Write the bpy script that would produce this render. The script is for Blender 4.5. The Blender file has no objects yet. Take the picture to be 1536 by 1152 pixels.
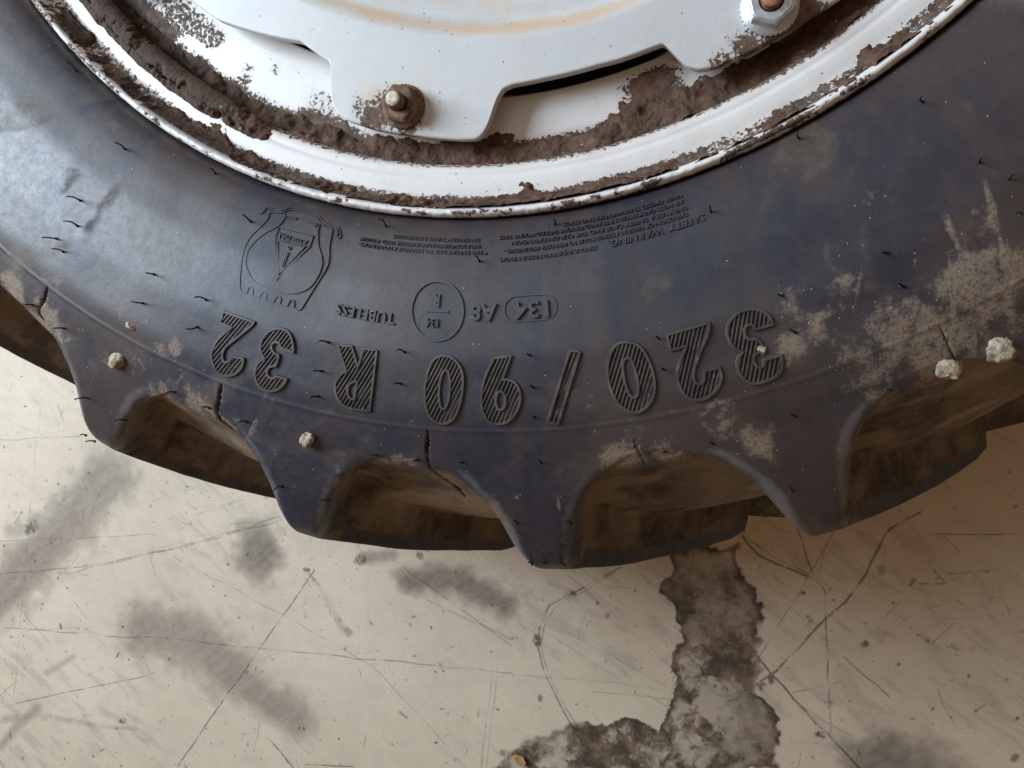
import bpy, bmesh, math, random
import numpy as np
from mathutils import Vector, Matrix
from mathutils.geometry import tessellate_polygon

random.seed(4); rng = np.random.RandomState(4)
S = bpy.context.scene
C = S.collection
R = math.radians

# ------------------------------------------------------------------ camera
CAM = np.array([0.13286, -0.49978, 0.78935])
CROT = np.array([-0.0740080, 0.2248690, 0.0024742])      # rotation vector
FPX = 1163.77                                            # focal length for a 1536 px wide frame
ang = float(np.linalg.norm(CROT)); axis = Vector(CROT / ang)
M3 = Matrix.Rotation(ang, 3, axis)
MN = np.array(M3)
cd = bpy.data.cameras.new('camera'); cam = bpy.data.objects.new('camera', cd); C.objects.link(cam)
cam.matrix_world = Matrix.Translation(Vector(CAM)) @ M3.to_4x4()
cd.sensor_width = 36; cd.lens = 36 * FPX / 1536
cd.clip_start = .01; cd.clip_end = 100
S.camera = cam

# ------------------------------------------------------------------ light
w = bpy.data.worlds.new('World'); S.world = w; w.use_nodes = True
w.node_tree.nodes['Background'].inputs[0].default_value = (1.0, .68, .42, 1)
w.node_tree.nodes['Background'].inputs[1].default_value = .20

def area(name, loc, target, size, size_y, power, col):
    l = bpy.data.lights.new(name, 'AREA'); l.shape = 'RECTANGLE'; l.size = size; l.size_y = size_y
    l.energy = power; l.color = col
    o = bpy.data.objects.new(name, l); C.objects.link(o)
    o.location = loc
    o.rotation_euler = (Vector(target) - Vector(loc)).to_track_quat('-Z', 'Y').to_euler()
    return o
area('door_light', (-1.40, .12, 1.18), (-.1, -.5, .2), .85, 1.0, 52, (.71, .855, 1.0))
area('top_fill', (-.35, .75, 2.9), (0, -.5, .2), 1.5, 1.5, 5, (.66, .82, 1.0))  # weak soft fill added from above, no known roof window
S.view_settings.view_transform = 'Standard'; S.view_settings.look = 'None'
S.view_settings.exposure = .28; S.view_settings.gamma = 1
S.cycles.max_bounces = 6

# ------------------------------------------------------------------ noise helpers
def _h(ix, iy, s):
    n = (ix * 374761393 + iy * 668265263 + s * 1442695041).astype(np.int64) & 0x7fffffff
    n = ((n ^ (n >> 13)) * 1274126177) & 0x7fffffff
    return ((n ^ (n >> 16)) & 0xffff) / 65535.0
def vn(x, y, s=0):
    x = np.asarray(x, float); y = np.asarray(y, float)
    fx = np.floor(x); fy = np.floor(y); ix = fx.astype(np.int64); iy = fy.astype(np.int64)
    u = x - fx; v = y - fy; u = u*u*(3-2*u); v = v*v*(3-2*v)
    a = _h(ix, iy, s); b = _h(ix+1, iy, s); c = _h(ix, iy+1, s); d = _h(ix+1, iy+1, s)
    return (a*(1-u)+b*u)*(1-v) + (c*(1-u)+d*u)*v
def fbm(x, y, o=4, s=0, g=.5):
    t = 0; a = 1; n = 0
    for k in range(o):
        t = t + a*vn(x*2**k+17.3*k, y*2**k+9.1*k, s+k); n += a; a *= g
    return t/n
def ss(x, a, b):
    t = np.clip((np.asarray(x, float)-a)/(b-a), 0, 1); return t*t*(3-2*t)

# ------------------------------------------------------------------ materials
def new_mat(name):
    m = bpy.data.materials.new(name); m.use_nodes = True
    nt = m.node_tree; return m, nt, nt.nodes['Principled BSDF']
class NT:
    def __init__(s, nt): s.nt = nt
    def n(s, t, **k):
        x = s.nt.nodes.new(t)
        for a, b in k.items(): setattr(x, a, b)
        return x
    def put(s, sock, v):
        if hasattr(v, 'is_linked') or isinstance(v, bpy.types.NodeSocket): s.nt.links.new(v, sock)
        elif isinstance(v, (tuple, list)) and len(v) == 3 and sock.type == 'RGBA': sock.default_value = (*v, 1)
        else: sock.default_value = v
    def attr(s, name): return s.n('ShaderNodeAttribute', attribute_name=name).outputs['Fac']
    def math(s, op, a, b=0.0, clamp=False):
        x = s.n('ShaderNodeMath', operation=op, use_clamp=clamp); s.put(x.inputs[0], a); s.put(x.inputs[1], b); return x.outputs[0]
    def mix(s, f, a, b, mode='MIX'):
        x = s.n('ShaderNodeMix', data_type='RGBA', blend_type=mode); s.put(x.inputs[0], f); s.put(x.inputs[6], a); s.put(x.inputs[7], b); return x.outputs[2]
    def mixf(s, f, a, b):
        x = s.n('ShaderNodeMix', data_type='FLOAT'); s.put(x.inputs[0], f); s.put(x.inputs[2], a); s.put(x.inputs[3], b); return x.outputs[0]
    def obj(s): return s.n('ShaderNodeTexCoord').outputs['Object']
    def noise(s, scale, detail=4, rough=.55, vec=None, dist=0.0):
        x = s.n('ShaderNodeTexNoise'); x.inputs['Scale'].default_value = scale; x.inputs['Detail'].default_value = detail
        x.inputs['Roughness'].default_value = rough; x.inputs['Distortion'].default_value = dist
        s.put(x.inputs['Vector'], vec if vec is not None else s.obj()); return x.outputs['Fac']
    def vor(s, scale, vec=None, feature='F1'):
        x = s.n('ShaderNodeTexVoronoi', feature=feature); x.inputs['Scale'].default_value = scale
        s.put(x.inputs['Vector'], vec if vec is not None else s.obj()); return x
    def step(s, v, a, b):
        x = s.n('ShaderNodeMapRange', interpolation_type='SMOOTHSTEP'); s.put(x.inputs[0], v); x.inputs[1].default_value = a; x.inputs[2].default_value = b
        return x.outputs[0]
    def bump(s, h, strength=.3, dist=.001, normal=None):
        x = s.n('ShaderNodeBump'); x.inputs['Strength'].default_value = strength; x.inputs['Distance'].default_value = dist
        s.put(x.inputs['Height'], h)
        if normal is not None: s.put(x.inputs['Normal'], normal)
        return x.outputs[0]
    # attribute mask made ragged with noise
    def ragged(s, a, n, k, lo, hi):
        v = s.math('ADD', a, s.math('MULTIPLY', s.math('SUBTRACT', n, .5), k)); return s.step(v, lo, hi)

def mat_rubber():
    m, nt, b = new_mat('tyre_rubber'); N = NT(nt)
    tone = N.attr('tone')
    c = N.mix(tone, (.0155, .0178, .033), (.044, .032, .031))
    n1 = N.noise(60, 6, .65)
    c = N.mix(N.math('MULTIPLY', N.step(n1, .45, .75), .35), c, (.060, .052, .056))
    n2 = N.noise(190, 7, .72)
    c = N.mix(N.math('MULTIPLY', N.step(n2, .50, .72), .30), c, (.010, .010, .014))
    sc2 = N.ragged(N.attr('scuff_sheen'), N.noise(130, 7, .75), 1.0, .25, .95)
    c = N.mix(N.math('MULTIPLY', sc2, .60), c, (.150, .142, .150))  # whitish scuffs, also the bright sheen painted on lug edges
    c = N.mix(N.math('MULTIPLY', N.step(N.noise(17, 9, .72, None, .6), .47, .66), .42), c, (.066, .047, .038))
    c = N.mix(N.math('MULTIPLY', N.step(N.noise(33, 9, .75), .55, .70), .30), c, (.012, .012, .017))
    # brown soil film
    br = N.ragged(N.attr('brown'), N.noise(45, 6, .7), .9, .25, .85)
    bc = N.mix(N.step(N.noise(34, 8, .72), .40, .64), (.034, .020, .011), (.150, .098, .060))
    bc = N.mix(N.attr('pale'), bc, (.30, .235, .165))  # tan dust, with light on the lug valley walls painted in
    c = N.mix(br, c, bc)
    # dry dust patches
    du = N.ragged(N.attr('dust'), N.noise(46, 10, .76), 2.1, .42, .72)
    du2 = N.math('MULTIPLY', du, N.step(N.noise(420, 4, .7), .26, .56))
    c = N.mix(N.math('MULTIPLY', N.step(N.attr('dust'), .1, .8), .30), c, (.115, .090, .072))
    c = N.mix(N.math('MULTIPLY', du2, .60), c, (.31, .225, .150))
    # white grains
    v = N.vor(260); sp = N.math('LESS_THAN', v.outputs['Distance'], .085)
    cs = N.n('ShaderNodeSeparateColor'); nt.links.new(v.outputs['Color'], cs.inputs[0])
    sp = N.math('MULTIPLY', sp, N.math('GREATER_THAN', cs.outputs[0], N.mixf(N.attr('dust'), .95, .42)))
    c = N.mix(N.math('MULTIPLY', sp, .8), c, (.55, .50, .44))
    c = N.mix(N.math('MULTIPLY', N.step(N.attr('crack'), .3, .8), .92), c, (.010, .007, .005))
    N.put(b.inputs['Base Color'], c)
    rr = N.mixf(br, N.mixf(N.step(n2, .3, .7), .40, .51), .85)
    rr = N.mixf(du2, rr, .9)
    N.put(b.inputs['Roughness'], rr)
    b.inputs['Specular IOR Level'].default_value = .62
    nb = N.bump(N.noise(900, 3, .6), .12, .0004)
    nb = N.bump(N.noise(110, 5, .6), .12, .0012, nb)
    nb = N.bump(du2, .35, .0006, nb)
    N.put(b.inputs['Normal'], nb)
    return m
def mat_letter(name, a, c2, rough):
    m, nt, b = new_mat(name); N = NT(nt)
    c = N.mix(N.step(N.noise(90, 5, .6), .35, .7), a, c2)
    du = N.step(N.noise(260, 5, .7), .60, .72)
    c = N.mix(N.math('MULTIPLY', du, .5), c, (.30, .24, .19))
    N.put(b.inputs['Base Color'], c); b.inputs['Roughness'].default_value = rough
    b.inputs['Specular IOR Level'].default_value = .6
    N.put(b.inputs['Normal'], N.bump(N.noise(700, 3), .15, .0004))
    return m
def mat_paint(name, base=(.69, .655, .62)):
    m, nt, b = new_mat(name); N = NT(nt)
    n = N.noise(14, 5, .6)
    c = N.mix(N.step(n, .35, .75), base, tuple(x*y for x, y in zip(base, (.93, .95, .97))))
    st = N.ragged(N.attr('stain'), N.noise(50, 6, .65), .8, .2, .95)
    c = N.mix(N.math('MULTIPLY', st, .75), c, (.60, .42, .25))
    c = N.mix(N.math('MULTIPLY', N.step(N.math('ADD', N.attr('dirt'), N.math('MULTIPLY', N.math('SUBTRACT', N.noise(70, 5, .7), .5), .8)), .12, .75), .55), c, (.40, .29, .215))
    # small chips and dots
    v = N.vor(230); cs = N.n('ShaderNodeSeparateColor'); nt.links.new(v.outputs['Color'], cs.inputs[0])
    sp = N.math('MULTIPLY', N.math('LESS_THAN', v.outputs['Distance'], .16), N.math('GREATER_THAN', cs.outputs[0], .93))
    c = N.mix(N.math('MULTIPLY', sp, .7), c, (.10, .08, .07))
    c = N.mix(N.math('MULTIPLY', N.step(N.noise(22, 8, .72), .48, .70), .22), c, (.42, .35, .28))
    c = N.mix(N.math('MULTIPLY', N.step(N.noise(420, 3, .7), .64, .72), .45), c, (.22, .17, .13))
    d = N.ragged(N.attr('dirt'), N.noise(330, 5, .72), 1.7, .50, .60)
    dc = N.mix(N.step(N.noise(200, 4, .6), .35, .65), (.050, .030, .020), (.140, .090, .064))
    dc = N.mix(N.attr('rust'), dc, (.17, .080, .040))
    c = N.mix(d, c, dc)
    N.put(b.inputs['Base Color'], c)
    N.put(b.inputs['Roughness'], N.mixf(d, .38, .85))
    b.inputs['Specular IOR Level'].default_value = .5
    nb = N.bump(N.noise(35, 4, .5), .10, .002)
    nb = N.bump(d, .6, .0007, nb)
    nb = N.bump(N.math('MULTIPLY', d, N.noise(800, 3)), .5, .0008, nb)
    N.put(b.inputs['Normal'], nb)
    return m
def mat_mud():
    m, nt, b = new_mat('dried_mud'); N = NT(nt)
    c = N.mix(N.step(N.noise(70, 6, .7), .35, .68), (.066, .034, .021), (.180, .106, .073))
    c = N.mix(N.attr('wet'), c, N.mix(N.noise(120, 5, .7), (.026, .014, .009), (.120, .072, .048)))
    v = N.vor(190); cs = N.n('ShaderNodeSeparateColor'); nt.links.new(v.outputs['Color'], cs.inputs[0])
    sp = N.math('MULTIPLY', N.math('LESS_THAN', v.outputs['Distance'], .22), N.math('GREATER_THAN', cs.outputs[1], .95))
    c = N.mix(N.math('MULTIPLY', sp, .7), c, (.42, .33, .25))
    N.put(b.inputs['Base Color'], c)
    N.put(b.inputs['Roughness'], N.mixf(N.attr('wet'), .95, .62)); b.inputs['Specular IOR Level'].default_value = .25
    nb = N.bump(N.noise(420, 6, .7), .9, .0022)
    nb = N.bump(N.noise(1300, 3, .6), .5, .0008, nb)
    N.put(b.inputs['Normal'], nb)
    return m
def mat_metal(name, c1, c2, rough, metal, scale=160, bump=.5):
    m, nt, b = new_mat(name); N = NT(nt)
    f = N.step(N.noise(scale, 6, .7), .38, .66)
    N.put(b.inputs['Base Color'], N.mix(f, c1, c2))
    N.put(b.inputs['Roughness'], N.mixf(f, rough, min(1, rough+.2)))
    b.inputs['Metallic'].default_value = metal
    N.put(b.inputs['Normal'], N.bump(N.noise(scale*4, 4, .6), bump, .0008))
    return m
RUB = mat_rubber()
PAINT = mat_paint('white_wheel_paint')
PAINT2 = mat_paint('grey_white_disc_paint', (.56, .555, .54))
MUD = mat_mud()
LET_D = mat_letter('digit_rubber', (.034, .029, .031), (.088, .068, .056), .55)
LET_BASE = mat_letter('digit_floor_rubber', (.014, .011, .011), (.026, .020, .017), .9)
LET_S = mat_letter('text_rubber', (.030, .030, .040), (.052, .044, .047), .5)
SPEW = mat_metal('spew_rubber', (.010, .009, .010), (.022, .019, .019), .55, 0)
RUST = mat_metal('rusty_steel', (.070, .035, .019), (.24, .145, .088), .8, 0)
RUST_O = mat_metal('orange_rust', (.20, .075, .030), (.50, .25, .12), .75, .0, 260)
ZINC = mat_metal('zinc_plate', (.62, .65, .68), (.42, .44, .46), .32, .85, 90, .2)
CREAM = mat_metal('chalky_white_paint', (.66, .58, .48), (.36, .26, .18), .6, 0, 300)
CLAY = mat_metal('pale_clay', (.45, .37, .275), (.20, .145, .10), .95, 0, 190, .9)
LEAF = mat_metal('dry_leaf_skin', (.42, .24, .10), (.24, .12, .05), .7, 0, 140, .4)
DARK = mat_metal('gap_shade_black', (.012, .011, .011), (.03, .026, .024), .8, 0)

# ------------------------------------------------------------------ object helpers
def link(o, parent=None):
    C.objects.link(o)
    if parent is not None: o.parent = parent
    return o
def mesh_np(name, V, F, mat, parent=None, attrs=None, normals=None, smooth=True):
    """V (n,3), F (m,4) or (m,3) integer arrays"""
    me = bpy.data.meshes.new(name); k = F.shape[1]
    me.vertices.add(len(V)); me.vertices.foreach_set('co', np.asarray(V, np.float32).ravel())
    me.loops.add(F.size); me.loops.foreach_set('vertex_index', F.astype(np.int32).ravel())
    me.polygons.add(len(F)); me.polygons.foreach_set('loop_start', np.arange(0, F.size, k, dtype=np.int32))
    me.update(calc_edges=True)
    me.polygons.foreach_set('use_smooth', np.full(len(F), smooth))
    for a, v in (attrs or {}).items():
        at = me.attributes.new(a, 'FLOAT', 'POINT'); at.data.foreach_set('value', np.asarray(v, np.float32).ravel())
    if normals is not None: me.normals_split_custom_set_from_vertices(np.asarray(normals, np.float32))
    me.materials.append(mat)
    return link(bpy.data.objects.new(name, me), parent)
def mesh_py(name, V, F, mat, parent=None, smooth=False):
    me = bpy.data.meshes.new(name); me.from_pydata([tuple(v) for v in V], [], F); me.update()
    if smooth: me.polygons.foreach_set('use_smooth', [True]*len(me.polygons))
    me.materials.append(mat)
    return link(bpy.data.objects.new(name, me), parent)
def grid_faces(nr, nc, wrap=False):
    i = np.arange(nr-1)[:, None]; j = np.arange(nc if wrap else nc-1)[None, :]
    j2 = (j+1) % nc
    return np.stack([i*nc+j, i*nc+j2, (i+1)*nc+j2, (i+1)*nc+j], -1).reshape(-1, 4)
def tag(o, label, cat):
    o['label'] = label; o['category'] = cat; return o

def at(px, py, z):                       # photograph pixel -> point of the plane at height z
    d = MN @ np.array([(px-768)/FPX, -(py-576)/FPX, -1.0])
    return CAM + d*((z-CAM[2])/d[2])
def project(P):
    q = (np.asarray(P)-CAM) @ MN
    return np.stack([768+FPX*q[..., 0]/-q[..., 2], 576-FPX*q[..., 1]/-q[..., 2]], -1)

# ------------------------------------------------------------------ floor
floor_me = bpy.data.meshes.new('floor')
floor_me.from_pydata([(-4, -4, 0), (4, -4, 0), (4, 4, 0), (-4, 4, 0)], [], [(0, 1, 2, 3)])
floor = link(bpy.data.objects.new('floor', floor_me)); floor['kind'] = 'structure'
FX0, FX1, FY0, FY1 = -.85, .62, -1.20, -.02
FR = .00058
FW, FH = int((FX1-FX0)/FR), int((FY1-FY0)/FR)
scr = np.zeros((FH, FW), np.float32); smu = np.zeros((FH, FW), np.float32); oil = np.zeros((FH, FW), np.float32)
def fl(pts): return [tuple(at(x, y, 0)[:2]) for x, y in pts]
def stroke(img, pts, width, val, soft=.5, rag=0.0, ends=None, seed=0):
    """ragged line of given width (m) painted into the mark map; pts in floor metres"""
    for k in range(len(pts)-1):
        (x0, y0), (x1, y1) = pts[k], pts[k+1]
        m = width*2.2+.002
        i0, i1 = int((min(x0, x1)-m-FX0)/FR), int((max(x0, x1)+m-FX0)/FR)+1
        j0, j1 = int((min(y0, y1)-m-FY0)/FR), int((max(y0, y1)+m-FY0)/FR)+1
        i0, j0 = max(i0, 0), max(j0, 0); i1, j1 = min(i1, FW), min(j1, FH)
        if i1 <= i0 or j1 <= j0: continue
        X = FX0+(np.arange(i0, i1)+.5)*FR; Y = FY0+(np.arange(j0, j1)+.5)*FR
        X, Y = np.meshgrid(X, Y)
        dx, dy = x1-x0, y1-y0; L2 = dx*dx+dy*dy+1e-12
        t = np.clip(((X-x0)*dx+(Y-y0)*dy)/L2, 0, 1)
        d = np.hypot(X-x0-t*dx, Y-y0-t*dy)
        wd = width if ends is None else width*(ends[0]+(ends[1]-ends[0])*(k+t)/(len(pts)-1))
        if rag: wd = wd*(1-rag+2*rag*fbm(X*rag_f, Y*rag_f, 3, seed))
        a = val*(1-ss(d, wd*(1-soft), wd*(1+soft)+FR*.6))
        s_ = img[j0:j1, i0:i1]; np.maximum(s_, a, out=s_)
rag_f = 260
px = 1/1470.0                                     # one photograph pixel on the floor, in metres
# fine random scratches and specks
for k in range(1300):
    x, y = rng.uniform(FX0, FX1), rng.uniform(FY0, FY1); L = .004+.05*rng.rand()**3.5; a = rng.uniform(0, math.pi)
    bend = rng.uniform(-.25, .25)
    stroke(scr, [(x, y), (x+L*.5*math.cos(a), y+L*.5*math.sin(a)), (x+L*.5*math.cos(a)+L*.5*math.cos(a+bend), y+L*.5*math.sin(a)+L*.5*math.sin(a+bend))],
           rng.uniform(.0002, .00045), rng.uniform(.12, .55), .6)
for k in range(30):
    x, y = rng.uniform(FX0, FX1), rng.uniform(FY0, FY1); L = rng.uniform(.06, .3); a = rng.choice([.3, -.35, 1.5, 1.0, -.6])+rng.normal(0, .2)
    stroke(scr, [(x, y), (x+L*math.cos(a), y+L*math.sin(a))], rng.uniform(.0002, .00035), rng.uniform(.06, .22), .6)
for k in range(7500):
    x, y = rng.uniform(FX0, FX1), rng.uniform(FY0, FY1); r = .00022+.0011*rng.rand()**5; a = rng.uniform(0, 3)
    stroke(scr, [(x, y), (x+r*1.6*math.cos(a), y+r*1.6*math.sin(a))], r, rng.uniform(.25, .85), .4)
for k in range(60):
    x, y = rng.uniform(FX0, FX1), rng.uniform(FY0, FY1); L = rng.uniform(.004, .011); a = rng.uniform(0, 3.1)
    stroke(scr, [(x, y), (x+L*math.cos(a), y+L*math.sin(a))], rng.uniform(.0008, .0016), rng.uniform(.4, .8), .4, .5, None, k)
# scratches, joints and cracks one can follow in the photograph
LINES = [([(472, 855), (380, 985), (265, 1152)], 1.3, .85), ([(0, 862), (130, 850), (270, 822), (420, 782)], 1.2, .6),
 ([(90, 862), (160, 847), (300, 812), (420, 775)], 1.6, .5), ([(0, 942), (270, 960), (560, 990), (768, 1010)], .9, .75), ([(0, 1061), (120, 1035), (230, 1010)], 1.0, .7),
 ([(240, 825), (440, 930), (560, 1000), (700, 1152)], .9, .45), ([(400, 1105), (440, 1152)], 1.6, .9), ([(460, 1147), (530, 1150)], 1.4, .8),
 ([(0, 812), (240, 802)], .8, .5), ([(30, 912), (75, 965)], .8, .45), ([(738, 1000), (722, 1152)], .9, .5), ([(745, 1000), (730, 1152)], .8, .4),
 ([(20, 1050), (60, 610), (75, 600)], .8, .4), ([(0, 660), (125, 655)], .9, .45), ([(75, 605), (85, 630), (88, 640)], 1.2, .5), ([(85, 605), (95, 632)], 1.2, .5),
 ([(365, 750), (300, 770), (265, 800)], .8, .4), ([(590, 840), (700, 920), (768, 970)], 1.0, .6), ([(640, 900), (768, 960)], .8, .5),
 ([(1380, 768), (1340, 790), (1328, 800), (1298, 863), (1268, 903), (1233, 933), (1163, 1008), (1133, 1028)], 2.2, .85),
 ([(1113, 805), (1138, 833), (1218, 868)], 2.4, .85), ([(1118, 806), (1160, 836), (1214, 862)], 1.2, .6),
 ([(1193, 788), (1218, 858), (1238, 888), (1238, 928), (1241, 1013)], 1.2, .9), ([(1241, 1013), (1247, 1100)], .9, .5),
 ([(1253, 793), (1200, 888), (1118, 1018)], 1.0, .6), ([(1135, 983), (1158, 1013), (1288, 1152)], 2.0, .9),
 ([(1403, 801), (1536, 801)], 1.2, .65), ([(1423, 861), (1498, 855)], 1.3, .6), ([(1265, 985), (1333, 1045)], 1.2, .7), ([(1180, 905), (1220, 945)], 1.0, .5),
 ([(933, 850), (858, 891), (823, 909), (809, 943), (806, 968), (816, 1008), (843, 1063), (859, 1090), (893, 1152)], 1.5, .8),
 ([(925, 856), (862, 896), (832, 912), (815, 943), (811, 968), (822, 1008), (849, 1063), (866, 1090), (899, 1150)], 1.1, .6),
 ([(768, 918), (900, 1000), (1000, 1060)], .8, .4), ([(768, 1012), (880, 1020), (990, 1035)], .8, .4), ([(850, 948), (1000, 1030)], .8, .4), ([(888, 1038), (1010, 1050)], .8, .5),
 ([(1391, 843), (1418, 875), (1380, 876)], 2.0, .6), ([(1410, 800), (1440, 830)], 1.0, .5), ([(1150, 840), (1360, 930)], .7, .35), ([(1100, 960), (1180, 960)], .7, .3)]
for pts, wd, v in LINES:
    d = []
    for k in range(len(pts)-1):                       # hand-made wobble: no crack runs dead straight
        n = max(2, int(math.hypot(pts[k+1][0]-pts[k][0], pts[k+1][1]-pts[k][1])/22))
        for i in range(n): d.append((pts[k][0]+(pts[k+1][0]-pts[k][0])*i/n+rng.normal(0, .9*(i > 0)), pts[k][1]+(pts[k+1][1]-pts[k][1])*i/n+rng.normal(0, .9*(i > 0))))
    d.append(pts[-1])
    stroke(scr, fl(d), wd*px*.62, v*.92, .55, .45, None, len(pts))
for x, y, r, v in [(858, 890, 9, .9), (806, 958, 9, .9), (544, 838, 11, .9), (632, 836, 7, .8), (1205, 890, 4, .9), (1215, 930, 5, .9), (1234, 1102, 7, .95), (1246, 1053, 5, .9),
                   (1156, 1016, 7, .8), (1140, 1028, 6, .7), (185, 1080, 7, .8), (458, 856, 5, .9), (50, 792, 14, .8), (30, 788, 9, .7), (1523, 1135, 6, .7), (755, 1130, 8, .6), (810, 1050, 5, .7), (1298, 965, 6, .8), (907, 924, 6, .6), (1440, 972, 8, .5), (1455, 975, 6, .4), (1390, 960, 3, .8), (1142, 1034, 5, .8), (1322, 857, 8, .45)]:
    p0 = at(x, y, 0)[:2]; a = x*.7
    stroke(scr, [tuple(p0), (p0[0]+r*px*.7*math.cos(a), p0[1]+r*px*.7*math.sin(a))], r*px*.7, v, .4, .6, None, x)
stroke(scr, fl([(458, 855), (478, 878), (492, 905), (508, 930), (522, 950)]), 4.2*px, .55, .8, .6, (.5, 1.6), 3)
stroke(scr, fl([(0, 1080), (40, 1075), (90, 1078), (150, 1090), (205, 1094)]), 6*px, .25, .4, .3, (1.2, .5), 5)
# broad rubber smears, soft edged
X = FX0+(np.arange(FW)+.5)*FR; Y = FY0+(np.arange(FH)+.5)*FR; X, Y = np.meshgrid(X, Y)
fine = fbm(X*170, Y*170, 4, 31, .6); mid = fbm(X*28, Y*28, 4, 7); broad = fbm(X*5, Y*5, 3, 3)
rag_f = 70
for pts, wd, v, sf in [([(0, 890), (60, 830), (100, 790), (165, 715)], 48, .62, .65), ([(385, 815), (388, 835)], 40, .72, .6), ([(215, 945), (290, 955), (345, 1010)], 48, .58, .7),
                   ([(290, 960), (380, 1035), (440, 1075)], 34, .55, .7), ([(615, 870), (680, 868), (755, 905)], 22, .72, .7), ([(545, 838), (590, 832)], 9, .5, .8),
                   ([(1320, 1150), (1380, 1175)], 55, .7, .6), ([(0, 1120), (30, 1085), (55, 1062)], 8, .45, .9), ([(70, 1010), (110, 985)], 6, .35, .9), ([(15, 795), (75, 795)], 12, .4, .8)]:
    stroke(smu, fl(pts), wd*px, v, sf, .45, None, len(pts)+wd)
strk = fbm((X*.78+Y*.62)*40, (Y*.78-X*.62)*260, 4, 61)
smu *= (.85+.3*mid)*(.70+.28*strk+.35*fine)
smu = np.maximum(smu, .20*ss(fbm((X*.8-Y*.6)*30, (Y*.8+X*.6)*110, 5, 67, .6), .52, .72)*ss(broad, .35, .65))
# dark peeled stain under the tyre, ragged outline from its own course across the floor
POLY = [(1003, 833), (1018, 828), (1108, 815), (1113, 863), (1140, 888), (1143, 938), (1138, 978), (1146, 1008), (1130, 1033), (1162, 1063), (1171, 1093), (1168, 1160), (740, 1165), (783, 1113), (853, 1088), (943, 1079), (988, 1095), (1000, 1068), (1013, 1028), (1010, 993), (1026, 958), (1023, 938), (1008, 918), (990, 878), (1003, 853)]
PF = fl(POLY)
dmin = np.full(X.shape, 9.0, np.float32); inside = np.zeros(X.shape, bool)
bx = (X > min(p[0] for p in PF)-.03) & (X < max(p[0] for p in PF)+.03) & (Y < max(p[1] for p in PF)+.03)
xs, ys = X[bx], Y[bx]; dm = np.full(xs.shape, 9.0); ins = np.zeros(xs.shape, bool)
wx = xs+(fbm(xs*60, ys*60, 4, 41)-.5)*.02; wy = ys+(fbm(xs*60, ys*60, 4, 47)-.5)*.02
for k in range(len(PF)):
    (x0, y0), (x1, y1) = PF[k], PF[(k+1) % len(PF)]
    dx, dy = x1-x0, y1-y0; t = np.clip(((wx-x0)*dx+(wy-y0)*dy)/(dx*dx+dy*dy), 0, 1)
    dm = np.minimum(dm, np.hypot(wx-x0-t*dx, wy-y0-t*dy))
    cr = ((y0 > wy) != (y1 > wy)) & (wx < (x1-x0)*(wy-y0)/(y1-y0+1e-12)+x0); ins ^= cr
sd = np.where(ins, dm, -dm)
es = ss(fbm(xs*18, ys*18, 3, 58), .48, .66)
hw = fbm(xs*30+.5*fbm(xs*60, ys*60, 3, 52), ys*30+.5*fbm(xs*60, ys*60, 3, 53), 7, 51, .72)
hole = ss(hw, .44, .64)*ss(sd, .0015, .010)          # pale worn places in it
edge = np.exp(-(sd/.0025)**2)
o_ = ss(sd+.004*(fbm(xs*200, ys*200, 3, 57)-.5), -.0012-.0035*es, .0014+.0060*es)*np.clip(.97-.62*hole*(.35+1.1*fbm(xs*150, ys*150, 4, 5, .65))*(.55+.75*ss(fbm(xs*9, ys*9, 2, 59), .4, .6)), .30, 1) 
oil[bx] = np.clip(o_+.12*edge*ins, 0, 1)
scr *= .25+.68*ss(fbm(X*90, Y*90, 4, 77, .6), .36, .56)
grime = np.clip(.5*ss(fine, .52, .72)*ss(mid, .35, .65), 0, 1)
rgba = np.stack([scr, np.clip(smu, 0, 1), oil, np.ones_like(scr)], -1).astype(np.float32)
im = bpy.data.images.new('floor_marks', FW, FH, alpha=False); im.colorspace_settings.name = 'Non-Color'
im.pixels.foreach_set(rgba.ravel()); im.update()
fm, nt, b = new_mat('sealed_concrete'); N = NT(nt); floor_me.materials.append(fm)
mp = N.n('ShaderNodeMapping'); N.put(mp.inputs['Vector'], N.obj())
mp.inputs['Location'].default_value = (-FX0/(FX1-FX0), -FY0/(FY1-FY0), 0); mp.inputs['Scale'].default_value = (1/(FX1-FX0), 1/(FY1-FY0), 1)
it = N.n('ShaderNodeTexImage', extension='CLIP', interpolation='Cubic'); it.image = im; nt.links.new(mp.outputs[0], it.inputs[0])
sc_ = N.n('ShaderNodeSeparateColor'); nt.links.new(it.outputs[0], sc_.inputs[0])
c = N.mix(N.step(N.noise(5, 5, .6), .3, .7), (.585, .49, .375), (.50, .415, .31))
c = N.mix(N.math('MULTIPLY', N.step(N.noise(40, 6, .7), .42, .75), .30), c, (.40, .35, .29))
c = N.mix(N.math('MULTIPLY', N.step(N.noise(480, 5, .75), .50, .70), .42), c, (.30, .25, .20))
c = N.mix(sc_.outputs[1], c, (.100, .076, .066))
c = N.mix(sc_.outputs[2], c, N.mix(N.step(N.noise(45, 8, .75), .40, .64), (.036, .023, .015), (.165, .112, .071)))
c = N.mix(sc_.outputs[0], c, (.040, .028, .020))
N.put(b.inputs['Base Color'], c)
gr = N.step(N.noise(900, 3, .7), .56, .70)
c = N.mix(N.math('MULTIPLY', gr, .38), c, (.20, .16, .12))
N.put(b.inputs['Base Color'], c)
N.put(b.inputs['Roughness'], N.mixf(N.noise(60, 5, .6), .42, .62)); b.inputs['Specular IOR Level'].default_value = .45
nb = N.bump(N.noise(250, 5, .65), .10, .0006); nb = N.bump(N.math('MULTIPLY', sc_.outputs[0], -1.0), .35, .0008, nb)
N.put(b.inputs['Normal'], nb)

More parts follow.
